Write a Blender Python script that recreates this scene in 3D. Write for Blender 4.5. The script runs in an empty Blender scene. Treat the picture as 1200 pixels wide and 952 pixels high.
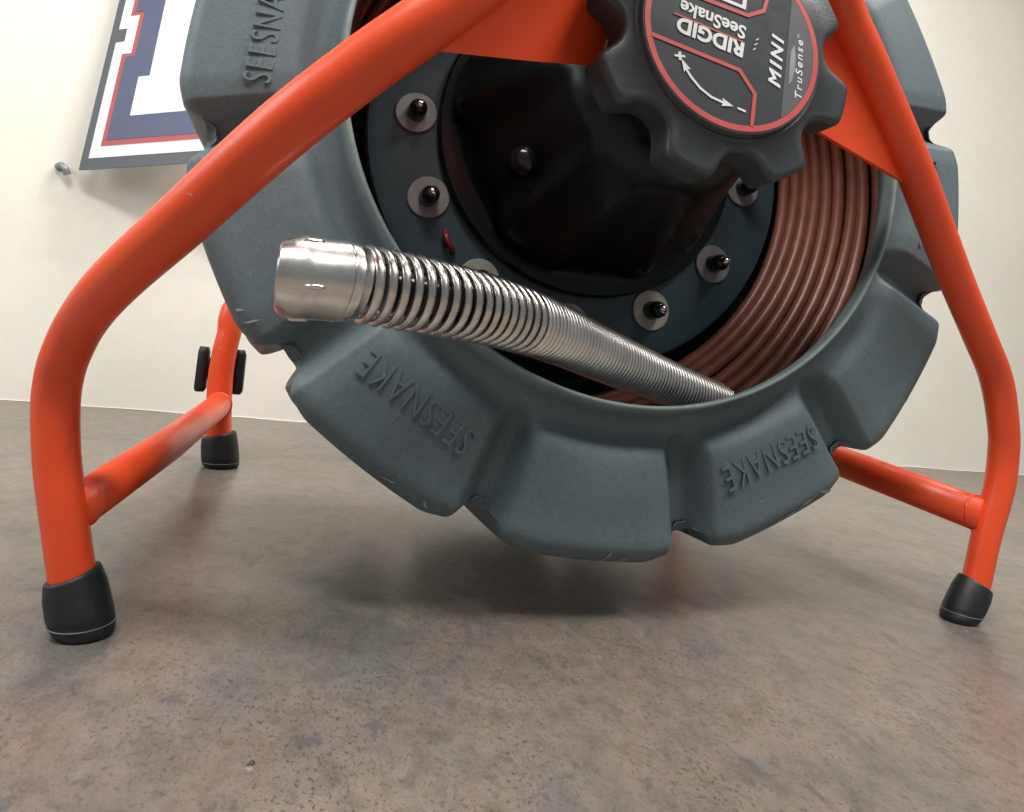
import bpy, bmesh, math, random
from mathutils import Vector, Matrix
from math import sin, cos, pi, radians, sqrt, atan2, hypot

random.seed(7)
scene = bpy.context.scene
COL = scene.collection

# ------------------------------------------------------------------ camera
cam_d = bpy.data.cameras.new('camera'); cam = bpy.data.objects.new('camera', cam_d); COL.objects.link(cam)
R_ = Vector((0.9467157, -0.3058460, 0.1009333)); D_ = Vector((0.1731734, 0.2191632, -0.9601971)); F_ = Vector((0.2715516, 0.9265127, 0.2604496))
cam.matrix_world = Matrix(((R_.x, -D_.x, -F_.x, -0.209127), (R_.y, -D_.y, -F_.y, -0.432756), (R_.z, -D_.z, -F_.z, 0.162294), (0, 0, 0, 1)))
cam_d.sensor_width = 36.0; cam_d.sensor_fit = 'HORIZONTAL'; cam_d.lens = 741.97 * 36 / 1200
cam_d.shift_x = -0.01986; cam_d.shift_y = -0.21235
cam_d.clip_start = 0.01; cam_d.clip_end = 60
scene.camera = cam

# ------------------------------------------------------------------ light
w = bpy.data.worlds.new('World'); scene.world = w; w.use_nodes = True
bg = w.node_tree.nodes['Background']; bg.inputs[0].default_value = (0.93, 0.97, 1.0, 1); bg.inputs[1].default_value = 0.21

def area(name, loc, target, sx, sy, power, col=(1, 0.97, 0.92)):
    l = bpy.data.lights.new(name, 'AREA'); l.shape = 'RECTANGLE'; l.size = sx; l.size_y = sy; l.energy = power; l.color = col
    o = bpy.data.objects.new(name, l); COL.objects.link(o); o.location = loc
    o.rotation_euler = (Vector(target) - Vector(loc)).to_track_quat('-Z', 'Y').to_euler()
    return o
area('ceiling_lamp', (-0.65, -0.85, 1.75), (-0.1, 0.1, 0.25), 1.2, 0.30, 32)
area('ceiling_lamp', (0.95, -0.80, 1.80), (0.2, 0.2, 0.25), 1.2, 0.30, 32)
area('ceiling_lamp', (0.05, 0.25, 1.95), (0.05, 0.15, 0.0), 0.9, 0.25, 28)
area('side_light', (-1.80, -0.05, 0.95), (-0.2, 0.0, 0.25), 0.9, 0.8, 13, (0.95, 0.98, 1.0))  # broad light added out of view at the left for the tube highlight
scene.view_settings.view_transform = 'Standard'; scene.view_settings.look = 'None'
scene.view_settings.gamma = 1; scene.view_settings.exposure = 0.0; scene.view_settings.use_curve_mapping = False
scene.render.engine = 'CYCLES'

# ------------------------------------------------------------------ materials
class NT:
    def __init__(s, name):
        s.m = bpy.data.materials.new(name); s.m.use_nodes = True; s.t = s.m.node_tree; s.n = s.t.nodes; s.b = s.n['Principled BSDF']
    def add(s, kind, **kw):
        n = s.n.new(kind)
        for k, v in kw.items(): setattr(n, k, v)
        return n
    def link(s, a, b): s.t.links.new(a, b)
    def coord(s, kind='Object'): return s.add('ShaderNodeTexCoord').outputs[kind]
    def noise(s, vec, scale, detail=4, rough=.55, dist=0):
        n = s.add('ShaderNodeTexNoise'); n.inputs['Scale'].default_value = scale; n.inputs['Detail'].default_value = detail
        n.inputs['Roughness'].default_value = rough; n.inputs['Distortion'].default_value = dist; s.link(vec, n.inputs['Vector']); return n.outputs['Fac']
    def ramp(s, fac, stops):
        r = s.add('ShaderNodeValToRGB'); e = r.color_ramp.elements
        while len(e) < len(stops): e.new(.5)
        for q, (p, c) in zip(e, stops):
            q.position = p; q.color = (c, c, c, 1) if isinstance(c, (int, float)) else (*c, 1)
        s.link(fac, r.inputs[0]); return r.outputs[0]
    def mix(s, fac, a, b, mode='MIX'):
        m = s.add('ShaderNodeMix', data_type='RGBA', blend_type=mode)
        for i, v in ((0, fac), (6, a), (7, b)):
            if hasattr(v, 'links'): s.link(v, m.inputs[i])
            else: m.inputs[i].default_value = v if i == 0 else (*v, 1)
        return m.outputs[2]
    def math(s, op, a, b=0.0):
        m = s.add('ShaderNodeMath', operation=op)
        for i, v in ((0, a), (1, b)):
            if hasattr(v, 'links'): s.link(v, m.inputs[i])
            else: m.inputs[i].default_value = v
        return m.outputs[0]
    def bump(s, h, strength, dist=.001, base=None):
        b = s.add('ShaderNodeBump'); b.inputs['Strength'].default_value = strength; b.inputs['Distance'].default_value = dist
        s.link(h, b.inputs['Height'])
        if base: s.link(base, b.inputs['Normal'])
        s.link(b.outputs[0], s.b.inputs['Normal']); return b.outputs[0]
    def set(s, **kw):
        for k, v in kw.items():
            i = s.b.inputs[k.replace('_', ' ')]
            if hasattr(v, 'links'): s.link(v, i)
            else: i.default_value = (*v, 1) if isinstance(v, tuple) else v
        return s.m

def plain(name, col, rough=.5, metal=0.0, var=.12, scale=60, bump=0.0, bscale=300, spec=.5):
    t = NT(name); c = t.coord()
    n = t.noise(c, scale, 5)
    f = t.ramp(n, [(.3, 1 - var), (.7, 1 + var * .4)])
    colr = t.mix(1.0, col, f, 'MULTIPLY')
    r = t.math('ADD', t.math('MULTIPLY', t.noise(c, scale * 2.3, 4), .18), rough - .09)
    t.set(Base_Color=colr, Roughness=r, Metallic=metal, Specular_IOR_Level=spec)
    if bump: t.bump(t.noise(c, bscale, 3), bump, .0006)
    return t.m

def table_mat():
    t = NT('laminate'); c = t.coord()
    grit = t.ramp(t.noise(c, 1100, 3, .7), [(.25, .80), (.5, 1.0), (.75, 1.22)])
    mp = t.add('ShaderNodeMapping'); mp.inputs['Rotation'].default_value = (0, 0, .35); mp.inputs['Scale'].default_value = (1, .70, 1); t.link(c, mp.inputs[0]); v = mp.outputs[0]
    big = t.ramp(t.noise(v, 9, 5, .6, .4), [(.32, (.134, .130, .122)), (.46, (.194, .164, .136)), (.56, (.212, .170, .136)), (.72, (.184, .168, .148))])
    red = t.ramp(t.noise(v, 15, 4, .55, .3), [(.54, 0), (.74, .45)])
    col = t.mix(red, big, (.190, .128, .108))
    gre = t.ramp(t.noise(v, 27, 4, .6), [(.52, 0), (.70, .55)])
    col = t.mix(gre, col, (.118, .120, .118))
    pur = t.ramp(t.noise(v, 130, 4, .7), [(.50, 0), (.70, .5)])
    col = t.mix(pur, col, (.165, .128, .122))
    blu = t.ramp(t.noise(mp.outputs[0], 190, 4, .75), [(.52, 0), (.68, .5)])
    col = t.mix(blu, col, (.095, .102, .106))
    mid = t.ramp(t.noise(v, 75, 5, .7, .5), [(.28, .70), (.5, 1.0), (.72, 1.20)])
    col = t.mix(1.0, col, mid, 'MULTIPLY')
    mp2 = t.add('ShaderNodeMapping'); mp2.inputs['Scale'].default_value = (1, .62, 1); mp2.inputs['Rotation'].default_value = (0, 0, .2); t.link(c, mp2.inputs[0])
    fl = t.ramp(t.noise(mp2.outputs[0], 470, 3, .7, .15), [(.56, 0), (.63, 1)])
    where = t.ramp(t.noise(v, 19, 4, .6), [(.36, .30), (.60, 1)])
    col = t.mix(t.math('MULTIPLY', t.math('MULTIPLY', fl, where), .80), col, (.050, .051, .054))
    fl2 = t.ramp(t.noise(mp2.outputs[0], 250, 5, .75, .3), [(.640, 0), (.675, 1)])
    col = t.mix(t.math('MULTIPLY', t.math('MULTIPLY', fl2, where), .90), col, (.030, .030, .033))
    sm = t.ramp(t.noise(mp2.outputs[0], 62, 6, .78, .5), [(.565, 0), (.63, .62)])
    col = t.mix(sm, col, (.088, .088, .090))
    col = t.mix(1.0, col, grit, 'MULTIPLY')
    r = t.math('ADD', t.math('MULTIPLY', t.noise(v, 60, 4), .16), .27)
    t.set(Base_Color=col, Roughness=r, Specular_IOR_Level=.45)
    t.bump(t.noise(c, 420, 3), .10, .0004)
    return t.m

def wall_mat():
    t = NT('wall_paint'); c = t.coord()
    n = t.ramp(t.noise(c, 3.2, 4, .5), [(.3, (.730, .695, .610)), (.7, (.770, .735, .655))])
    s = t.ramp(t.noise(c, 40, 5, .6), [(.25, .955), (.6, 1.0)])
    t.set(Base_Color=t.mix(1.0, n, s, 'MULTIPLY'), Roughness=.62)
    t.bump(t.noise(c, 180, 4), .12, .001)
    return t.m

def orange_mat():
    t = NT('orange_powder_coat'); c = t.coord()
    n = t.ramp(t.noise(c, 14, 5, .6), [(.3, (.80, .074, .017)), (.7, (.90, .094, .023))])
    scuff = t.ramp(t.noise(c, 55, 6, .7, .6), [(.64, 0), (.72, .55)])
    col = t.mix(scuff, n, (.40, .055, .025))
    smear = t.ramp(t.noise(c, 22, 5, .7, 1.5), [(.63, 0), (.78, .5)])
    col = t.mix(smear, col, (.22, .050, .030))
    chip = t.ramp(t.noise(c, 170, 3, .6, .4), [(.745, 0), (.76, 1)])
    col = t.mix(chip, col, (.55, .30, .22))
    t.set(Base_Color=col, Roughness=t.math('ADD', t.math('MULTIPLY', t.noise(c, 90, 4), .16), .29), Specular_IOR_Level=.5)
    t.bump(t.noise(c, 420, 3), .16, .0004)
    return t.m

def drum_mat():
    t = NT('slate_grey_plastic'); c = t.coord()
    n = t.ramp(t.noise(c, 8, 5, .6), [(.3, (.104, .142, .160)), (.7, (.122, .162, .178))])
    fine = t.ramp(t.noise(c, 380, 3, .6), [(.25, .86), (.7, 1.1)])
    col = t.mix(1.0, n, fine, 'MULTIPLY')
    sep = t.add('ShaderNodeSeparateXYZ'); t.link(c, sep.inputs[0])
    rr = t.math('SQRT', t.math('ADD', t.math('POWER', sep.outputs[0], 2), t.math('POWER', sep.outputs[2], 2)))
    edge = t.ramp(rr, [(.314, 0), (.330, 1)])
    edge2 = t.ramp(rr, [(.2262, 0), (.2272, 1), (.2304, 1), (.2316, 0)])
    sc = t.ramp(t.noise(c, 95, 6, .75, 1.2), [(.695, 0), (.725, 1)])
    wear = t.math('MULTIPLY', edge, sc)
    col = t.mix(t.math('MULTIPLY', wear, .8), col, (.42, .45, .45))
    col = t.mix(t.math('MULTIPLY', edge2, t.ramp(t.noise(c, 60, 4), [(.3, .35), (.7, .9)])), col, (.30, .38, .36))
    spk = t.ramp(t.noise(c, 240, 2, .5), [(.735, 0), (.76, .6)])
    col = t.mix(spk, col, (.26, .30, .31))
    t.set(Base_Color=col, Roughness=t.math('ADD', t.math('MULTIPLY', t.noise(c, 30, 4), .16), .44), Specular_IOR_Level=.4)
    t.bump(t.noise(c, 650, 3), .30, .0005)
    return t.m

def steel_mat(name='brushed_steel', col=(.70, .68, .65), rough=.25):
    t = NT(name); c = t.coord()
    n = t.ramp(t.noise(c, 45, 5, .65), [(.3, .80), (.7, 1.05)])
    t.set(Base_Color=t.mix(1.0, col, n, 'MULTIPLY'), Metallic=1.0, Roughness=t.math('ADD', t.math('MULTIPLY', t.noise(c, 160, 5, .7), .14), rough - .06))
    t.bump(t.noise(c, 700, 2), .03, .0002)
    return t.m

def rubber_mat():
    t = NT('black_rubber'); c = t.coord()
    n = t.noise(c, 38, 6, .7, .4)
    col = t.ramp(n, [(.42, (.006, .007, .008)), (.60, (.011, .013, .016)), (.78, (.042, .048, .052))])
    t.set(Base_Color=col, Roughness=.52); t.bump(t.noise(c, 300, 4), .2, .0005)
    return t.m

def clear_mat():
    t = NT('clear_acrylic')
    tr = t.add('ShaderNodeBsdfTransparent'); gl = t.add('ShaderNodeBsdfGlossy'); gl.inputs['Roughness'].default_value = .08
    mx = t.add('ShaderNodeMixShader'); mx.inputs[0].default_value = .010; tr.inputs[0].default_value = (.998, .998, .998, 1)
    t.link(tr.outputs[0], mx.inputs[1]); t.link(gl.outputs[0], mx.inputs[2]); t.link(mx.outputs[0], t.n['Material Output'].inputs[0])
    return t.m

M = dict(
    table=table_mat(), wall=wall_mat(), orange=orange_mat(), drum=drum_mat(), steel=steel_mat(),
    chrome=steel_mat('bright_chrome', (.72, .72, .72), .16), washer=plain('pale_washer', (.40, .39, .34), .38, .0, .2, 120),
    rubber=rubber_mat(), scuff=plain('scuffed_plastic', (.36, .40, .41), .6, 0, .5, 400), spring=steel_mat('spring_steel', (.88, .86, .83), .34), zinc=plain('zinc_washer', (.27, .28, .29), .45, .35, .2, 120), hub=plain('black_plastic', (.005, .007, .008), .30, 0, .3, 40, .1, spec=.28),
    knob=plain('charcoal_plastic', (.042, .050, .055), .40, 0, .22, 50, .25, 500),
    label=plain('label_charcoal', (.056, .064, .071), .30, 0, .08, 30), label_pale=plain('label_grey', (.135, .135, .148), .30, 0, .08, 30),
    label_lens=plain('label_silver', (.33, .34, .36), .3, 0, .2, 60),
    red=plain('label_red', (.58, .095, .085), .4, 0, .1, 60), white=plain('label_white', (.80, .82, .82), .4, 0, .06, 80),
    cable=plain('copper_brown_cable', (.200, .068, .044), .36, 0, .25, 70), bolt=plain('black_bolt', (.012, .012, .014), .18, .2, .2, 90),
    plate=plain('dark_slate_plate', (.034, .062, .076), .42, 0, .2, 30, .15), wire=plain('red_wire', (.24, .02, .016), .3, 0, .1, 60),
    caulk=plain('white_caulk', (.84, .84, .80), .5, 0, .1, 20), clear=clear_mat(),
    p_grey=plain('poster_slate', (.110, .120, .132), .45, 0, .06, 20), p_white=plain('poster_white', (.86, .88, .88), .45, 0, .02, 20),
    p_red=plain('poster_red', (.50, .105, .110), .45, 0, .06, 20), p_blue=plain('poster_navy', (.105, .120, .205), .45, 0, .06, 20),
)

# ------------------------------------------------------------------ helpers
def smooth(a, b, x):
    t = max(0.0, min(1.0, (x - a) / (b - a))); return t * t * (3 - 2 * t)

def obj(name, verts, faces, mat, parent=None, shade=True, loc=(0, 0, 0)):
    me = bpy.data.meshes.new(name); me.from_pydata([tuple(v) for v in verts], [], faces); me.update()
    bm = bmesh.new(); bm.from_mesh(me); bmesh.ops.recalc_face_normals(bm, faces=bm.faces); bm.to_mesh(me); bm.free()
    if shade:
        me.polygons.foreach_set('use_smooth', [True] * len(me.polygons))
    me.materials.append(mat)
    o = bpy.data.objects.new(name, me); COL.objects.link(o); o.location = loc
    if parent: o.parent = parent
    return o

def sharp(o, deg=35):
    bm = bmesh.new(); bm.from_mesh(o.data)
    for e in bm.edges:
        if len(e.link_faces) == 2 and e.calc_face_angle(0) > radians(deg): e.smooth = False
    bm.to_mesh(o.data); bm.free(); return o

def thing(name, label, cat, loc=(0, 0, 0), group=None):
    o = bpy.data.objects.new(name, None); COL.objects.link(o); o.location = loc; o.empty_display_size = .05
    return tag(o, label, cat, group)

def tag(o, label, cat, group=None):
    o['label'] = label; o['category'] = cat
    if group: o['group'] = group
    return o

def tube_geo(pts, rads, n=20, caps=True, closed=False):
    pts = [Vector(p) for p in pts]; m = len(pts)
    if not isinstance(rads, (list, tuple)): rads = [rads] * m
    T = []
    for i in range(m):
        if closed: d = pts[(i + 1) % m] - pts[i - 1]
        else: d = pts[min(i + 1, m - 1)] - pts[max(i - 1, 0)]
        T.append(d.normalized())
    ref = Vector((0, 0, 1)) if abs(T[0].z) < .9 else Vector((0, 1, 0))
    u = (ref - T[0] * ref.dot(T[0])).normalized(); V = []; F = []
    for i in range(m):
        u = (u - T[i] * u.dot(T[i])).normalized(); v = T[i].cross(u)
        for k in range(n):
            a = 2 * pi * k / n; V.append(pts[i] + (u * cos(a) + v * sin(a)) * rads[i])
    for i in range(m if closed else m - 1):
        j = (i + 1) % m
        for k in range(n):
            F.append((i * n + k, i * n + (k + 1) % n, j * n + (k + 1) % n, j * n + k))
    if caps and not closed:
        F.append(tuple(range(n))); F.append(tuple(range((m - 1) * n, m * n)))
    return V, F

def fillet(pts, rad, n=14):
    pts = [Vector(p) for p in pts]; out = [pts[0]]
    for i in range(1, len(pts) - 1):
        a, b, d = pts[i - 1], pts[i], pts[i + 1]
        u = (a - b); v = (d - b); lu, lv = u.length, v.length; u.normalize(); v.normalize()
        th = u.angle(v); r = rad[i - 1] if isinstance(rad, (list, tuple)) else rad
        t = min(r / math.tan(th / 2), .9 * lu, .49 * lv if i < len(pts) - 2 else .9 * lv); r = t * math.tan(th / 2)
        c = b + (u + v).normalized() * (r / sin(th / 2)); a1 = b + u * t - c; a2 = b + v * t - c; om = a1.angle(a2)
        for k in range(n + 1):
            s = k / n; out.append(c + (a1 * sin((1 - s) * om) + a2 * sin(s * om)) / sin(om))
    out.append(pts[-1]); return out

def resample(pts, step):
    out = [Vector(pts[0])]
    for a, b in zip(pts[:-1], pts[1:]):
        k = max(1, int((Vector(b) - Vector(a)).length / step))
        for i in range(1, k + 1): out.append(Vector(a).lerp(Vector(b), i / k))
    return out

def spline(pts, per=12):
    """Catmull-Rom through the points"""
    P = [Vector(p) for p in pts]; P = [P[0] * 2 - P[1]] + P + [P[-1] * 2 - P[-2]]; out = []
    for i in range(1, len(P) - 2):
        for k in range(per):
            t = k / per; a, b, c, d = P[i - 1:i + 3]
            out.append(.5 * ((2 * b) + (c - a) * t + (2 * a - 5 * b + 4 * c - d) * t * t + (3 * b - a - 3 * c + d) * t ** 3))
    out.append(P[-2]); return out

ZC = 0.3681          # height of the drum axis
def lathe(prof, n=64, zc=ZC):
    """profile of (radius, y) spun about the drum axis"""
    V = []; F = []
    for (r, y) in prof:
        for k in range(n):
            a = 2 * pi * k / n; V.append((r * sin(a), y, zc + r * cos(a)))
    for i in range(len(prof) - 1):
        for k in range(n): F.append((i * n + k, i * n + (k + 1) % n, (i + 1) * n + (k + 1) % n, (i + 1) * n + k))
    F.append(tuple(range(n))); F.append(tuple(range((len(prof) - 1) * n, len(prof) * n)))
    return V, F

def on_drum(r, deg, y): a = radians(deg); return Vector((r * sin(a), y, ZC + r * cos(a)))

def slab(poly, thick, frame):
    """extruded polygon: 2-D points in a plane (origin, X, Y), pushed along the plane normal by thick"""
    o, X, Y = frame; N = X.cross(Y).normalized(); n = len(poly)
    V = [o + X * a + Y * b for a, b in poly] + [o + X * a + Y * b + N * thick for a, b in poly]
    F = [tuple(range(n))[::-1], tuple(range(n, 2 * n))] + [(i, (i + 1) % n, n + (i + 1) % n, n + i) for i in range(n)]
    return V, F

def text_obj(name, body, frame, length, height, mat, parent, extrude=.0004, shear=0.0, spacing=1.0, bold=0.0, bevel=0.0):
    """letters as geometry: fitted to a length and a cap height, start of the baseline at the frame's origin"""
    cu = bpy.data.curves.new(name, 'FONT'); cu.body = body; cu.size = 1; cu.shear = shear; cu.space_character = spacing; cu.offset = bold
    cu.extrude = .02; cu.resolution_u = 4; cu.fill_mode = 'BOTH'
    if bevel: cu.bevel_depth = bevel
    tmp = bpy.data.objects.new('tmp', cu); COL.objects.link(tmp)
    dg = bpy.context.evaluated_depsgraph_get(); me = bpy.data.meshes.new_from_object(tmp.evaluated_get(dg))
    bpy.data.objects.remove(tmp); bpy.data.curves.remove(cu)
    xs = [v.co.x for v in me.vertices]; ys = [v.co.y for v in me.vertices]; zs = [v.co.z for v in me.vertices]
    x0, x1, y0, y1, z0, z1 = min(xs), max(xs), min(ys), max(ys), min(zs), max(zs)
    cap = max(ys); o, X, Y = frame; N = X.cross(Y).normalized()
    for v in me.vertices:
        a = (v.co.x - x0) / (x1 - x0) * length; b = v.co.y / cap * height; c = (v.co.z - z0) / (z1 - z0) * extrude
        v.co = o + X * a + Y * b + N * c
    me.materials.clear(); me.materials.append(mat); me.name = name
    ob = bpy.data.objects.new(name, me); COL.objects.link(ob); ob.parent = parent
    return ob

def ribbon(pts, wd):
    """flat 2-D stroke outline with mitred joints"""
    n = len(pts); L = []; Rr = []
    for i, (x, y) in enumerate(pts):
        ns = []
        for a, b in ((i - 1, i), (i, i + 1)):
            if 0 <= a and b < n:
                dx, dy = pts[b][0] - pts[a][0], pts[b][1] - pts[a][1]; l = hypot(dx, dy); ns.append((-dy / l, dx / l))
        nx = sum(q[0] for q in ns) / len(ns); ny = sum(q[1] for q in ns) / len(ns); l2 = nx * nx + ny * ny
        L.append((x + nx / l2 * wd / 2, y + ny / l2 * wd / 2)); Rr.append((x - nx / l2 * wd / 2, y - ny / l2 * wd / 2))
    return L + Rr[::-1]

# ------------------------------------------------------------------ setting
WD = Vector((0.99944322, -0.03336547, 0)); WN = Vector((0.03336547, 0.99944322, 0)); W0 = WN * 0.9501   # wall line behind the table
def wallp(s, z, off=0.0): return W0 + WD * s + Vector((0, 0, z)) - WN * off

def box_frame(name, o, X, Y, N, sx, sy, sn, mat, bev=0.0, parent=None):
    V = [o + X * a + Y * b + N * c for c in (0, sn) for b in (0, sy) for a in (0, sx)]
    F = [(0, 1, 3, 2), (4, 6, 7, 5), (0, 4, 5, 1), (2, 3, 7, 6), (0, 2, 6, 4), (1, 5, 7, 3)]
    ob = obj(name, V, F, mat, parent, False)
    if bev:
        m = ob.modifiers.new('b', 'BEVEL'); m.width = bev; m.segments = 3; m.limit_method = 'NONE'
    return ob

UP = Vector((0, 0, 1))
# table top: front edge beyond the camera, back edge against the wall
pa, pb = W0 + WD * -2.2, W0 + WD * 3.2
V = [Vector((-2.6, -1.6, 0)), Vector((3.4, -1.6, 0)), pb - WN * .003, pa - WN * .003]
V = V + [v - UP * .035 for v in V]
tb = obj('table_top', V, [(0, 1, 2, 3), (7, 6, 5, 4), (0, 4, 5, 1), (1, 5, 6, 2), (2, 6, 7, 3), (3, 7, 4, 0)], M['table'], None, False); tb['kind'] = 'structure'
wl = box_frame('wall', wallp(-3.0, -.8), WD, UP, WN, 7.0, 3.4, .1, M['wall']); wl['kind'] = 'structure'
# thin bead of sealant along the joint
pts = [wallp(-2.2 + .02 * k, .0006 + .0004 * sin(k * .7), .0005) for k in range(0, 260)]
cb = obj('sealant_bead', *tube_geo(pts, .0009, 8), M['caulk']); cb['kind'] = 'structure'

# ------------------------------------------------------------------ the reel
reel = thing('camera_reel', 'drain inspection camera reel with slate grey scalloped drum on an orange tubular frame', 'camera reel')

# ---- frame tubes
FW, FD = 0.3018, 0.4684
leftc = [(-.3085, -.001, .0165), (-.3149, -.002, .0320), (-.3248, -.003, .0582), (-.3341, -.004, .0841), (-.3405, -.0075, .1110), (-.3415, -.012, .1265), (-.3390, -.0195, .1405), (-.3320, -.0310, .1590), (-.3150, -.0560, .1800),
         (-.2855, -.0870, .2105), (-.2455, -.1230, .2545), (-.2125, -.1425, .2890), (-.1820, -.1545, .3200), (-.135, -.163, .375), (-.085, -.160, .445), (-.040, -.152, .500), (0, -.146, .515)]
leftr = [.0105, .0106, .0107, .0109, .0112, .0115, .0119, .0124, .0132, .0140, .0146, .0147, .0147, .0147, .0147, .0147, .0147]
rightc = [(.3120, -.002, .0180), (.3187, -.003, .0273), (.3303, -.006, .063), (.3425, -.0105, .100), (.3455, -.0140, .1250), (.3420, -.0190, .1490), (.3277, -.027, .1869), (.2993, -.037, .2201), (.2663, -.048, .2579),
          (.2310, -.0610, .2990), (.1984, -.073, .3376), (.1464, -.088, .3998), (.1089, -.1, .4406), (.060, -.130, .490), (0, -.146, .515)]
rightr = [.0098, .0099, .0102, .0108, .0110, .0113, .0121, .0124, .0127, .0131, .0134, .0138, .0142, .0146, .0147]
def smooth_tube(name, cs, rs, mat, parent, per=10, n=28):
    p4 = spline(cs, per); r4 = [v.x for v in spline([(r, 0, 0) for r in rs], per)]
    return obj(name, *tube_geo(p4, r4, n), mat, parent)
full = leftc + rightc[:-1][::-1]; fr = leftr + rightr[:-1][::-1]
smooth_tube('front_frame', full, fr, M['orange'], reel)
backc = [(-.3040, FD, .016), (-.3120, FD, .0456), (-.3208, FD, .0951), (-.3235, FD + .001, .1257), (-.3235, FD + .003, .155), (-.3195, FD + .008, .200), (-.250, FD + .028, .290), (-.170, FD + .035, .420), (-.105, FD + .040, .520), (-.06, FD + .042, .560), (0, FD + .043, .575)]
bfull = backc + [(-x, y, z) for x, y, z in backc[:-1][::-1]]
smooth_tube('back_frame', bfull, [.0145] * len(bfull), M['orange'], reel)
# side bars welded between the front and the back loop
obj('side_bar', *tube_geo([(-.3210, -.003, .0600), (-.3160, .20, .0640), (-.3162, FD - .004, .0705)], [.0122, .0140, .0152], 24), M['orange'], reel)
obj('side_bar', *tube_geo([(.3310, -.006, .0765), (.3250, .14, .0930), (.3200, FD, .1340)], [.0138, .0150, .0160], 24), M['orange'], reel)
def weld(c, d, r):
    d = Vector(d).normalized(); c = Vector(c); X = d.cross(UP).normalized(); Y = d.cross(X); pts = []
    for k in range(60):
        a = 2 * pi * k / 60; pts.append(c + (X * cos(a) + Y * sin(a)) * (r + .0002 * sin(a * 13)) + d * (.0006 * sin(a * 2) + .0003 * sin(a * 9)))
    obj('weld_bead', *tube_geo(pts, .0013, 10, False, True), M['orange'], reel)
weld((-.3209, .0045, .0601), (.01, .2, .004), .0118)
weld((-.3160, FD - .0150, .0702), (.01, .26, .006), .0150)
weld((.3308, .0025, .0776), (-.03, .2, .024), .0134)
# rubber feet, tilted with the leg
def foot(base, topv, r0, r1, ht):
    base = Vector(base); ax = Vector(topv) - base; ax = ax / ax.z; tilt = ax.normalized()
    prof = [(.0001, .0), (r0 * .78, .0), (r0 * .90, .0010), (r0 * .965, .0034), (r0 * .99, .0056), (r0 * .945, .0064), (r0 * .985, .0078), (r0 * .985, ht * .35), (r0 * .5 + r1 * .5, ht * .72), (r1 * 1.01, ht * .95), (r1 * .97, ht), (r1 * .84, ht * 1.003), (r1 * .80, ht * .9)]
    V = []; F = []; n = 40
    def pt(r, h, a):
        k = smooth(0, ht, h)                                  # sections tip over from the table plane to square with the leg
        d = Vector((cos(a), sin(a), 0)); lean = -(d.x * tilt.x + d.y * tilt.y) * k
        return base + ax * h + d * r + UP * (lean * r)
    for r, h in prof:
        for k in range(n): V.append(pt(r, h, 2 * pi * k / n))
    for i in range(len(prof) - 1):
        for k in range(n): F.append((i * n + k, i * n + (k + 1) % n, (i + 1) * n + (k + 1) % n, (i + 1) * n + k))
    f = obj('rubber_foot', V, F, M['rubber'], reel)
    zmin = min(v.co.z for v in f.data.vertices)
    for v in f.data.vertices: v.co.z -= zmin
    obj('worn_ring', *tube_geo([pt(r0 * .992, .0060, 2 * pi * k / 48) for k in range(48)], .00040, 6, False, True), M['p_grey'], f)
    return f
foot((-FW + .0005, 0, 0), (-.3149, -.002, .0320), .0154, .0120, .0290)
foot((FW - .0010, 0, 0), (.3187, -.003, .0273), .0142, .0114, .0270)
foot((-FW + .002, FD, 0), (-.3120, FD, .0456), .0215, .0185, .037)
foot((FW - .002, FD, 0), (.3120, FD, .0456), .0215, .0185, .037)
# black cord clip hugging the back left leg
for sx in (-1, 1):
    c = Vector((-.3235 + sx * .0215, FD + .014, .083))
    V, F = [], []
    cs = [(0, -.006), (.0065, -.004), (.0075, .006), (.004, .013), (-.004, .013), (-.0065, .006), (-.0055, -.004)]
    for zz, sc in ((0, .7), (.004, 1), (.048, 1), (.054, .75)):
        for a, b in cs: V.append(c + Vector((a * sc - zz * .10, b * sc, zz)))
    n = len(cs)
    for i in range(3):
        for k in range(n): F.append((i * n + k, i * n + (k + 1) % n, (i + 1) * n + (k + 1) % n, (i + 1) * n + k))
    F += [tuple(range(n)), tuple(range(3 * n, 4 * n))]
    obj('cord_clip', V, F, M['rubber'], reel)
cw = box_frame('clip_web', Vector((-.347, FD + .028, .098)), Vector((1, 0, 0)), Vector((0, 1, 0)), UP, .044, .006, .026, M['rubber'], .0015, reel)

# ---- gusset plates that carry the hub
def plate(name, quad, thick, parent, nu=10, nv=8, bulge=0.0):
    a, b, c, d = [Vector(q) for q in quad]; V = []; F = []
    nrm = (b - a).cross(d - a).normalized()
    if nrm.y > 0: nrm = -nrm
    for side in (0, 1):
        for j in range(nv + 1):
            for i in range(nu + 1):
                u, v = i / nu, j / nv
                p = (a.lerp(b, u)).lerp(d.lerp(c, u), v)
                p = p + nrm * (bulge * smooth(.55, .75, u)) - nrm * thick * side
                V.append(p)
    m = (nu + 1) * (nv + 1)
    for s in (0, 1):
        for j in range(nv):
            for i in range(nu):
                q = [s * m + j * (nu + 1) + i, s * m + j * (nu + 1) + i + 1, s * m + (j + 1) * (nu + 1) + i + 1, s * m + (j + 1) * (nu + 1) + i]; F.append(tuple(q))
    edge = [i for i in range(nu + 1)] + [j * (nu + 1) + nu for j in range(1, nv + 1)] + [nv * (nu + 1) + i for i in range(nu - 1, -1, -1)] + [j * (nu + 1) for j in range(nv - 1, 0, -1)]
    for k in range(len(edge)): p, q = edge[k], edge[(k + 1) % len(edge)]; F.append((p, q, m + q, m + p))
    return sharp(obj(name, V, F, M['orange'], parent), 30)
plate('gusset_plate', [(-.1830, -.1430, .3040), (-.0700, -.0880, .3460), (-.0350, -.0930, .4650), (-.0950, -.1540, .4350)], .004, reel, bulge=-.006)
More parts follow.
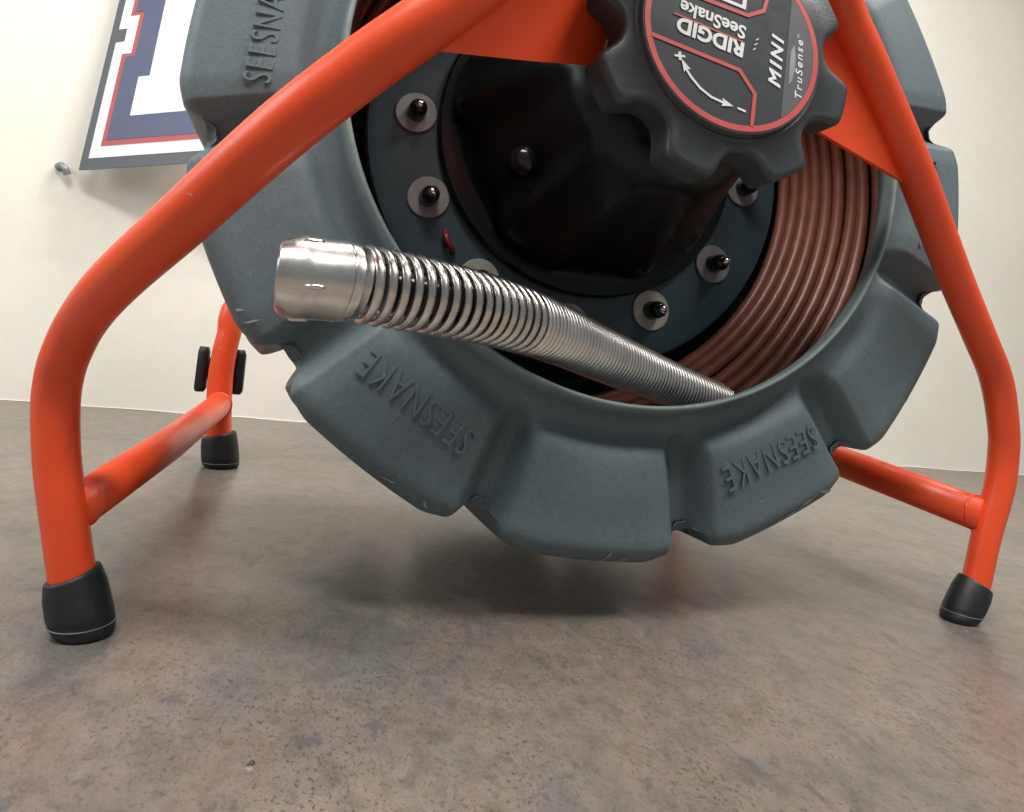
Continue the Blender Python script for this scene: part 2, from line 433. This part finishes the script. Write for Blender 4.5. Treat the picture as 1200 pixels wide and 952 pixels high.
plate('gusset_plate', [(.1960, -.0690, .3230), (.0850, -.0860, .3440), (.0600, -.0900, .4550), (.1330, -.0930, .4330)], .004, reel)
plate('hub_plate', [(-.0710, -.0890, .3460), (.0860, -.0862, .3442), (.0610, -.0902, .4550), (-.0360, -.0930, .4645)], .004, reel)

# ---- drum
GROOVES = [-106, -134, -162.5, -190, -217.5, -247.5, -277.5, -309.0, -340.5, -372, -403.3, -434.7]
GR = sorted(g % 360 for g in GROOVES)
def ring_dist(deg):
    d = deg % 360; best = 999; lo = hi = None
    for g in GR:
        e = (d - g + 180) % 360 - 180
        if abs(e) < abs(best): best = e
    below = max([g for g in GR if g <= d], default=GR[-1] - 360); above = min([g for g in GR if g > d], default=GR[0] + 360)
    mid = (below + above) / 2; half = (above - below) / 2
    return best, (d - mid), half
def build_drum():
    prof = [(.020, .230, 0, 1), (.150, .230, 0, 1), (.285, .226, 0, 1), (.296, .212, 0, 1), (.298, .120, 0, 1), (.296, .060, 0, 1), (.286, .040, 0, 1), (.272, .0300, 0, 1), (.2560, .0150, 0, 1), (.2420, .0005, 0, 1),
            (.2345, -.0100, 0, 1), (.2295, -.0190, 0, 1), (.2277, -.0262, 0, 1), (.2273, -.0298, 0, 1), (.2279, -.0315, 0, 1), (.2290, -.0320, 0, 1), (.2301, -.0314, 0, 1), (.2309, -.0280, 0, 1), (.2322, -.0225, 0, 1), (.2345, -.0165, 0, 1), (.2380, -.0118, 0, 1), (.2425, -.0090, 0, 1), (.2475, -.0084, 0, 1)]
    dp = []
    for k in range(14):                                  # the face of the lobes
        r = .2510 + (.3165 - .2510) * k / 13
        y = -.0086 - .0094 * smooth(.248, .265, r) + .0040 * smooth(.268, .318, r)
        dp.append((r, y, 1, (0, 1)))
    cr = .0165; cx_, cy_ = .3180, -.0140 + cr
    for k in range(1, 9):
        a = pi / 2 * k / 8; dp.append((cx_ + cr * sin(a), cy_ - cr * cos(a), 1, (-sin(a), cos(a))))
    for k, (r, y) in enumerate(((.3348, .016), (.3355, .032), (.3365, .055), (.3380, .100), (.3395, .150), (.3435, .185), (.3520, .220), (.3540, .262))):  # outer wall; unseen back flared and deepened to darken the shadow beneath
        dp.append((r, y, 1, (-1, 0)))
    for r, y in ((.345, .282), (.330, .292), (.3165, .295), (.29, .296), (.15, .300), (.02, .300)): dp.append((r, y, 1 if r > .316 else 0, (-1, 0)))
    N = 1260; V = []; F = []
    allp = [(r, y, 0, (0, 0)) for r, y, _, _ in prof] + dp
    for i in range(N):
        deg = 360 * i / N; e, off, half = ring_dist(deg); a = radians(deg); sa, ca = sin(a), cos(a)
        flat = cos(radians(half)) / cos(radians(off))
        for (r, y, amt, nv) in allp:
            if amt:
                arc = abs(radians(e)) * r; d2 = hypot(arc, max(0, .2665 - r)); g = 1 - smooth(.0030, .0205, d2)
                dep = ((r - .3160) if nv[0] == -1 else .0190) * g * amt
                r2 = r * (1 - (1 - flat) * .45 * smooth(.285, .332, r)) + nv[0] * dep; y2 = y + nv[1] * dep
                # lobes round off a little towards the grooves
                y2 += .0026 * nv[1] * amt * (1 - smooth(.012, .036, d2)) ; r2 += .0058 * nv[0] * amt * (1 - smooth(.010, .040, d2))
            else: r2, y2 = r, y
            V.append((r2 * sa, y2, r2 * ca))
    m = len(allp)
    for i in range(N):
        j = (i + 1) % N
        for k in range(m - 1): F.append((i * m + k, j * m + k, j * m + k + 1, i * m + k + 1))
    o = obj('drum', V, F, M['drum'], reel, True, (0, 0, ZC)); return o
drum = build_drum()
def rim_point(deg, turn, lift=.00035):
    """point on the rounded outer edge of a lobe; turn 0 = face, 1 = outer wall"""
    _, off, half = ring_dist(deg); fl = cos(radians(half)) / cos(radians(off)); a = pi / 2 * turn; cr = .0165 + lift
    r = .3180 + cr * sin(a); y = -.0140 + .0165 - cr * cos(a); r = r * (1 - (1 - fl) * .45 * smooth(.285, .332, r)); A = radians(deg)
    return Vector((r * sin(A), y, r * cos(A)))
def scuff(deg, turn, ln, wd, slope):
    V = []; n = 7
    for k in range(n):
        u = k / (n - 1) - .5; w_ = wd * (1 - (2 * u) ** 2) * random.uniform(.45, 1.2)
        for sgn in (-1, 1): V.append(rim_point(deg + u * ln, turn + u * slope + sgn * w_ + random.uniform(-.012, .012)))
    obj('scuff_mark', V, [(2 * k, 2 * k + 1, 2 * k + 3, 2 * k + 2) for k in range(n - 1)], M['scuff'], drum, False)
for q in ((152.5, .62, 4.5, .050, .25), (149.0, .66, 2.6, .070, -.5), (155.5, .72, 3.4, .030, .15), (157.5, .78, 2.0, .035, .3), (-168.5 - 10, .80, 1.3, .060, .9), (-180.5, .84, .7, .050, .5), (-128.5, .55, 1.0, .060, .7), (-126.8, .70, .8, .040, .3), (-151, .78, 2.4, .022, .2), (-156, .74, 1.2, .030, -.3), (-117, .7, 1.5, .025, .2), (129.5, .75, 1.8, .03, .3), (171.0 + 8, .82, .9, .04, .6)):
    scuff(q[0], q[1] - .30, q[2] * .8, q[3] * 1.7, q[4] * .6)
LOBES = [-148.3, -204.0, -92.0, -262.5, -324.7, -387.6]
for a in LOBES:
    X = Vector((cos(radians(a)), 0, -sin(radians(a)))); Y = Vector((sin(radians(a)), 0, cos(radians(a))))
    o = Vector((0, -.0170, 0)) + Y * .2715 - X * .0425
    text_obj('raised_lettering', 'SEESNAKE', (o, X, Y), .085, .0170, M['drum'], drum, .0015, bold=-.006, spacing=1.15, bevel=.004)

# ---- back plate inside the drum with its bolts
pv, pf = lathe([(.02, .0985), (.150, .0975), (.200, .0970), (.2065, .0985), (.2085, .1025), (.2085, .120), (.02, .121)], 128)
bp = sharp(obj('back_plate', pv, pf, M['plate'], reel), 40)
WASH = [-119.3, -92.9, -147.3, -177.1, -205.0, -233.5, -263.9, -295, -326, -357, -388, -420.5]
def disc(c, r0, r1, prof, n=28):
    V = []; F = []
    for r, y in prof:
        for k in range(n): a = 2 * pi * k / n; V.append((c.x + r * sin(a), c.y + y, c.z + r * cos(a)))
    for i in range(len(prof) - 1):
        for k in range(n): F.append((i * n + k, i * n + (k + 1) % n, (i + 1) * n + (k + 1) % n, (i + 1) * n + k))
    F.append(tuple(range(n))); F.append(tuple(range((len(prof) - 1) * n, len(prof) * n)))
    return V, F
for k, a in enumerate(WASH):
    c = on_drum(.1665 if k not in (2, 3) else .1725, a, .0972)
    wmat = M['washer'] if k not in (0, 1, 5, 6) else M['zinc']
    sharp(obj('washer', *disc(c, 0, 0, [(.006, 0), (.0178, 0), (.0182, -.0006), (.0182, -.0020), (.0176, -.0026), (.006, -.0026)]), wmat, bp), 40)
    b = obj('bolt', *disc(c, 0, 0, [(.0085, 0), (.0085, -.006), (.0080, -.0105), (.0078, -.0145), (.0070, -.0180), (.0052, -.0205), (.0028, -.0215), (.0004, -.0218)], 20), M['bolt'], bp)
    if k in (5, 0, 6, 4, 1): obj('bolt_tip', *disc(c + Vector((0, -.0205, 0)), 0, 0, [(.0040, 0), (.0040, -.004), (.003, -.006), (.0006, -.0066)], 16), M['chrome'], b)

# ---- black hub
HUB = [(.02, .0965, 0), (.1475, .0962, 0), (.1475, .0900, 0), (.1455, .0870, 0), (.1390, .0865, 0), (.1320, .0870, .1), (.1260, .0840, .4), (.1220, .0740, .8), (.1170, .0600, 1), (.1090, .0400, 1), (.0990, .0180, 1), (.0910, -.0040, .9), (.0860, -.0260, .6), (.0835, -.0480, .2), (.0790, -.0600, 0), (.0700, -.0680, 0), (.0620, -.0720, 0), (.0600, -.0885, 0), (.02, -.0885, 0)]
hv, hf = lathe([(r, y) for r, y, _ in HUB], 144)
for i_, (r, y, k) in enumerate(HUB):
    for q in range(144):
        a = 360 * q / 144; best = 0
        for g, wd, ht in ((-78, 26, .020), (-152, 22, .016), (-212, 24, .014), (-268, 20, .018), (-330, 26, .018)):
            e = abs((a - g + 180) % 360 - 180) / wd; best = max(best, ht * (1 - smooth(.45, 1.0, e)))
        rr = r + best * k; A = radians(a); hv[i_ * 144 + q] = (rr * sin(A), y, ZC + rr * cos(A))
hub = sharp(obj('hub', hv, hf, M['hub'], reel), 50)
for a in (-124, -36, 56, 146):
    c = on_drum(.1010, a, .0225)
    obj('hub_screw', *disc(c, 0, 0, [(.0125, .016), (.0125, -.002), (.0110, -.0065), (.0080, -.0100), (.0040, -.0120), (.0005, -.0125)], 24), M['bolt'], hub)
# end of a red wire peeping out beside the hub
wp = spline([(-.1260, .0970, .2600), (-.1270, .0900, .2560), (-.1245, .0880, .2500), (-.1200, .0910, .2450), (-.1180, .0990, .2430)], 8)
obj('red_wire', *tube_geo(wp, .0026, 10), M['wire'], reel)

# ---- knob
NOTCH = [-97 - 45 * k for k in range(8)]
KN = 480; KR0, KRC, KRS = .0930, .0915, .0178
def knob_outline(inset):
    raw = []
    for i in range(KN):
        deg = 360 * i / KN; e = radians(min(abs((deg - g + 180) % 360 - 180) for g in NOTCH)); rho = KRS + inset; r = KR0 - inset
        if KRC * sin(e) < rho: r = min(r, KRC * cos(e) - sqrt(rho * rho - (KRC * sin(e)) ** 2))
        raw.append(r)
    w_ = 4; return [sum(raw[(i + k) % KN] * (w_ + 1 - abs(k)) for k in range(-w_, w_ + 1)) / ((w_ + 1) ** 2) for i in range(KN)]
def build_knob():
    N = KN
    lay = [(.030, -.0985, None), (.0100, -.0985, 0), (.0030, -.0985, 0), (.0005, -.0998, 0), (.0, -.1020, 0), (.0, -.1190, 0), (.0003, -.1208, 0), (.0010, -.1222, 0), (.0020, -.1231, 0), (.0034, -.1236, 0), (.0046, -.1237, 0),
           (.0674, -.1242, None), (.0668, -.1250, None), (.0660, -.1254, None), (.0654, -.1248, None), (.0646, -.1248, None), (.0642, -.1262, None), (.0638, -.1276, None), (.0300, -.1278, None), (.0005, -.1279, None)]
    V = []; F = []
    for r, y, k in lay:
        ol = knob_outline(r) if k is not None else None
        for i in range(N):
            a = 2 * pi * i / N; rr = r if ol is None else max(ol[i], .0676)
            V.append((rr * sin(a), y, ZC + rr * cos(a)))
    for j in range(len(lay) - 1):
        for i in range(N): F.append((j * N + i, j * N + (i + 1) % N, (j + 1) * N + (i + 1) % N, (j + 1) * N + i))
    F.append(tuple(range(N))); F.append(tuple(range((len(lay) - 1) * N, len(lay) * N)))
    return obj('knob', V, F, M['knob'], reel)
knob = build_knob()
knob['label'] = 'charcoal scalloped knob with a printed label'
LX, LZ = Vector((1, 0, 0)), Vector((0, 0, 1))
def lp(y): return (Vector((0, y, ZC)), LX, LZ)          # label plane; its normal points to the front
def flat(name, poly, y, mat): return obj(name, *slab(poly, .0002, lp(y)), mat, knob, False)
def arcpts(r, a0, a1, n, c=(0, 0)): return [(c[0] + r * cos(a0 + (a1 - a0) * k / n), c[1] + r * sin(a0 + (a1 - a0) * k / n)) for k in range(n + 1)]
flat('label_disc', arcpts(.0634, 0, 2 * pi, 120)[:-1], -.1281, M['label'])
# red ring
V = []; F = []
for i in range(128):
    a = 2 * pi * i / 128
    for r, y in ((.0585, -.1283), (.0585, -.1286), (.0622, -.1286), (.0622, -.1283)): V.append((r * sin(a), y, ZC + r * cos(a)))
for i in range(128):
    for k in range(4): F.append((i * 4 + k, ((i + 1) % 128) * 4 + k, ((i + 1) % 128) * 4 + (k + 1) % 4, i * 4 + (k + 1) % 4))
obj('label_ring', V, F, M['red'], knob, False)
# paler segment beside the ring on the right
seg = [(.0424, .0400)] + [(x, z) for x, z in arcpts(.0583, math.asin(.0400 / .0583), -math.asin(.0478 / .0583), 24)][0:] + [(.0335, -.0478)]
seg = [q for q in seg]
flat('label_segment', seg, -.12835, M['label_pale'])
flat('label_lens', [(.0392, -.0240), (.0418, -.0205), (.0440, -.0120), (.0446, -.0040), (.0440, .0050), (.0412, .0000), (.0400, -.0110)], -.1286, M['label_lens'])
# red dividing lines
flat('label_line', ribbon([(-.0572, -.0140), (.0034, -.0226), (.0146, -.0360), (.0126, -.0575)], .0026), -.1286, M['red'])
flat('label_line', ribbon([(.0225, .0520), (.0228, .0310), (.0205, .0230), (.0090, .0165), (-.0250, .0195), (-.0450, .0240)], .0026), -.1286, M['red'])
flat('label_line', ribbon([(-.0432, .0038), (.0060, -.0030)], .0012), -.1286, M['red'])
flat('label_block', [(.0072, .0200), (-.0200, .0232), (-.0180, .0400), (.0090, .0380)], -.12855, M['white'])
flat('label_block', [(.0045, .0230), (-.0160, .0255), (-.0150, .0360), (.0055, .0345)], -.1288, M['label'])
def tdir(a, b): v = Vector((b[0] - a[0], 0, b[1] - a[1])); return v.normalized(), v.length
def label_text(body, a, b, h, y=-.1285, **kw):
    X, L = tdir(a, b); Y = Vector((-X.z, 0, X.x)); return text_obj('lettering', body, (Vector((a[0], y, ZC + a[1])), X, Y), L, h, M['white'], knob, .0003, **kw)
label_text('RIDGID', (.0066, -.0040), (-.0402, .0022), .0101, bold=.035)
label_text('SeeSnake', (.0078, .0078), (-.0385, .0142), .0092, bold=.022, spacing=1.0)
label_text('MINI', (.0325, -.0280), (.0357, .0080), .0086, bold=.0, bevel=.034, shear=.25, spacing=1.35)
label_text('TruSense', (.0488, -.0320), (.0505, .0095), .0050, bold=.0, bevel=.012, shear=.15, spacing=1.3)
label_text('TM', (.0478, .0105), (.0479, .0132), .0016)
label_text('+', (-.0348, -.0195), (-.0418, -.0205), .0062, bold=.03)
flat('label_minus', ribbon([(.0025, -.0478), (.0082, -.0489)], .0013), -.1286, M['white'])
arrow = [(-.0352, -.0285), (-.0300, -.0350), (-.0235, -.0408), (-.0160, -.0448), (-.0065, -.0468)]
flat('label_arrow', ribbon(arrow, .0015), -.1286, M['white'])
def head(tip, back, wd):
    d = Vector((tip[0] - back[0], tip[1] - back[1])); d.normalize(); n = Vector((-d.y, d.x)); b = Vector(back)
    return [tip, tuple(b + n * wd), tuple(b + d * .0012), tuple(b - n * wd)]
flat('label_arrow', head((-.0368, -.0250), (-.0325, -.0318), .0026), -.1287, M['white'])
flat('label_arrow', head((-.0005, -.0475), (-.0085, -.0464), .0026), -.1287, M['white'])
for q in ((.0128, -.0066), (.0138, -.0030), (.0148, .0006)): flat('label_tick', ribbon([q, (q[0] + .0022, q[1] + .0018)], .0006), -.1286, M['white'])

# ------------------------------------------------------------------ push cable with spring and camera head
cable = thing('push_cable', 'copper brown push cable coiled in the drum, ending in a steel spring and camera head', 'cable', (0, 0, 0))
def coil():
    front = []
    for k in range(9): front.append((.2185 + .0076 * k, .0970 - .0062 * k - .00012 * k * k))
    for k in range(8): front.append((.2290 + .0077 * k, .1030 - .0058 * k))
    for k in range(6): front.append((.2300 + .0100 * k, .1150 - .0050 * k))
    turns = [(r + random.uniform(-.0012, .0012), y + random.uniform(-.0012, .0012)) for r, y in front]
    turns.sort(key=lambda t: -t[1]); n = 72; pts = []
    for k, (r, y) in enumerate(turns):
        r2, y2 = turns[min(k + 1, len(turns) - 1)]; ph = random.uniform(0, 6.28); am = random.uniform(.0006, .0026); ay = random.uniform(.0006, .0024)
        for i in range(n):
            s = smooth(.80, 1.0, i / n); a = 2 * pi * i / n       # the cross-over sits near the top, behind the frame
            env = sin(pi * min(1, i / n / .8)) if i / n < .8 else 0
            rr = r + (r2 - r) * s + am * env * sin(2 * a + ph); yy = y + (y2 - y) * s + ay * env * sin(3 * a + ph * 1.7)
            rr += .010 * max(0, cos(a + radians(-20) + radians(70)));  da = (a + radians(-20) - radians(190) + pi) % (2 * pi) - pi; dn = math.exp(-(da / .62) ** 2); du = math.exp(-(((a + radians(-20) - radians(297) + pi) % (2 * pi) - pi) / .7) ** 2)
            rr += .022 * dn; yy += .030 * dn + .030 * du; rr = min(rr, .2885); yy = max(yy, .036 + .35 * max(0, rr - .272))
            aa = a + radians(-20); pts.append((rr * sin(aa), yy, ZC + rr * cos(aa)))
    return tube_geo(pts, .0056, 12)
obj('coiled_cable', *coil(), M['cable'], cable)

path = spline([(-.2366, -.1032, .1894), (-.2277, -.1016, .1900), (-.1969, -.0895, .1917), (-.1482, -.0700, .1905), (-.1040, -.0420, .1882), (-.0596, -.0131, .1820), (-.0143, .0151, .1730), (.0372, .0440, .1622), (.0900, .0660, .1505), (.1500, .0860, .1385), (.2050, .1000, .1290)], 40)
arc = [0]
for a, b in zip(path[:-1], path[1:]): arc.append(arc[-1] + (b - a).length)
def at(s):
    s = max(0, min(arc[-1] - 1e-6, s)); lo = 0; hi = len(arc) - 1
    while hi - lo > 1:
        m_ = (lo + hi) // 2
        if arc[m_] <= s: lo = m_
        else: hi = m_
    t = (s - arc[lo]) / (arc[hi] - arc[lo] + 1e-12); p = path[lo].lerp(path[hi], t)
    d = (path[min(lo + 4, len(path) - 1)] - path[max(lo - 3, 0)]).normalized(); return p, d
def frame_at(s):
    p, d = at(s); u = (UP - d * UP.dot(d)).normalized(); return p, d, u, d.cross(u)
def swept(name, prof, mat, parent, n=48):
    V = []; F = []
    for s, r in prof:
        p, d, u, v = frame_at(max(s, 0.0)); p = p + d * min(s, 0.0)
        for k in range(n): a = 2 * pi * k / n; V.append(p + (u * cos(a) + v * sin(a)) * r)
    for i in range(len(prof) - 1):
        for k in range(n): F.append((i * n + k, i * n + (k + 1) % n, (i + 1) * n + (k + 1) % n, (i + 1) * n + k))
    F.append(tuple(range(n))); F.append(tuple(range((len(prof) - 1) * n, len(prof) * n)))
    return sharp(obj(name, V, F, mat, parent), 38)
HR = .0206
S1, S2, S3 = .0455, .1690, arc[-1]
HS = .0040                                             # the nose starts a little in from the end of the path
headp = swept('camera_head', [(HS + a, b) for a, b in [(-.0018, .0150), (-.0020, .0166), (-.0014, .0176), (.0008, .0190), (.0018, .0195), (.0032, .0198), (.0052, HR), (.0100, HR), (.0262, HR), (.0268, HR * 1.012), (.0282, HR * .965), (.0290, HR * .99), (.0325, HR * .99), (.0335, HR * .95), (.0375, HR * .93), (.0420, HR * .70)]], M['steel'], cable)
swept('lens_window', [(HS - .0016, .0148), (HS - .0024, .0144), (HS - .0027, .0100), (HS - .0028, .0005)], M['steel'], headp)
for da in (35, 105, 175, 250, 320):                       # short keyed slots round the nose
    p, d, u, v = frame_at(.0105 + HS * .6); A = radians(da); rv = u * cos(A) + v * sin(A); tv = d.cross(rv)
    V = []; F = []; n = 12
    for h, sc in ((-.0005, 1.0), (.0005, .95), (.0010, .6)):
        for k in range(n):
            a = 2 * pi * k / n; V.append(p + rv * (HR + h) + d * (cos(a) * .0052 * sc) + tv * (sin(a) * .0013 * sc))
    for i in range(2):
        for k in range(n): F.append((i * n + k, i * n + (k + 1) % n, (i + 1) * n + (k + 1) % n, (i + 1) * n + k))
    F.append(tuple(range(2 * n, 3 * n))); obj('keyed_tab', V, F, M['chrome'], headp)
def helix(name, s0, s1, turns, rad0, rad1, wr, mat, parent, per=28, sec=8, flatten=1.0):
    pts = []; tot = int(turns * per)
    for i in range(tot + 1):
        t = i / tot; s = s0 + (s1 - s0) * t; p, d, u, v = frame_at(s); a = 2 * pi * turns * t
        pts.append(p + (u * cos(a) + v * sin(a)) * (rad0 + (rad1 - rad0) * t))
    return obj(name, *tube_geo(pts, wr, sec), mat, parent)
helix('open_spring', S1 - .0015, S2, 17, HR - .0022, HR - .0016, .0026, M['steel'], cable, 36, 10)
swept('spring_core', [(.055 + (S2 - .052) * k / 30, .0125) for k in range(31)], M['bolt'], cable, 32)
helix('close_spring', S2, S3, 80, HR - .0016, .0158, .00195, M['spring'], cable, 30, 7)
swept('inner_sleeve', [(S2 + .001 + (S3 - S2 - .003) * k / 60, HR - .0028 + (.0142 - HR + .0028) * k / 60) for k in range(61)], M['steel'], cable, 32)

# ------------------------------------------------------------------ poster on its clear sheet
PO = Vector((-0.70204, 0.93, 0.42085)); PE = Vector((0.84146114, -0.53507429, 0.07509095)); PU = Vector((-0.06336501, 0.040293, 0.99717669)); PN = PE.cross(PU).normalized()
poster = thing('poster', 'slate bordered poster of a white and navy block letter, leaning out from the wall', 'poster', tuple(PO))
def pslab(name, poly, off, th, mat):
    o = obj(name, *slab(poly, th, (PN * off, PE, PU)), mat, poster, False); return o
PW, PH = .40, .562
def letter(x0, z0, nx, nz0, nz1):
    """block letter outline, mirrored about the middle of the sheet: serif edge x0, foot z0, waist edge nx between nz0 and nz1"""
    cx = PW / 2; H = .5625
    left = [(x0, z0), (x0, nz0), (nx, nz0), (nx, H - nz0), (x0, H - nz0), (x0, H - z0)]
    return left + [(2 * cx - x, z) for x, z in left[::-1]]
pslab('board', [(0, 0), (PW, 0), (PW, PH), (0, PH)], -.003, .003, M['p_grey'])
pslab('white_outline', letter(.0180, .0220, .0390, .2665, 0), .0003, .0003, M['p_white'])
pslab('red_outline', letter(.0415, .0450, .0640, .2385, 0), .0009, .0003, M['p_red'])
pslab('navy_letter', letter(.0525, .0560, .0745, .2320, 0), .0015, .0003, M['p_blue'])
pslab('white_letter', letter(.0960, .1025, .1220, .1835, 0), .0021, .0003, M['p_white'])

# clear sheet screwed to the wall behind the poster
sh = box_frame('clear_sheet', wallp(-.80, .25, .006), WD, UP, -WN, .62, .75, .004, M['clear'], .0008)
tag(sh, 'clear acrylic sheet on the wall behind the poster', 'acrylic sheet')
# small metal hook on the wall left of the poster
hk = thing('wall_hook', 'small grey metal hook on the cream wall left of the poster', 'hook', tuple(wallp(-.7690, .4210)))
def wl_pt(a, b, off): return WD * a + UP * b - WN * off
obj('hook_arm', *tube_geo(spline([wl_pt(-.012, .008, .010), wl_pt(-.004, .009, .020), wl_pt(.006, .003, .024), wl_pt(.011, -.008, .020)], 8), .0060, 12), M['zinc'], hk)
obj('hook_base', *tube_geo([wl_pt(-.012, .008, -.001), wl_pt(-.012, .008, .012)], [.0080, .0060], 16), M['zinc'], hk)

# a tiny shiny chip lying on the table
ck = Vector((-.2073, -.1213, 0))
V = [ck + Vector(q) for q in ((-.0016, -.0007, .0003), (.0014, -.0009, .0004), (.0017, .0007, .0003), (-.0010, .0011, .0003), (.0002, -.0002, .0017))]
ch = obj('metal_chip', V, [(0, 1, 4), (1, 2, 4), (2, 3, 4), (3, 0, 4), (3, 2, 1, 0)], M['chrome'], None, False)
tag(ch, 'tiny shiny metal chip lying alone on the mottled table', 'metal chip')
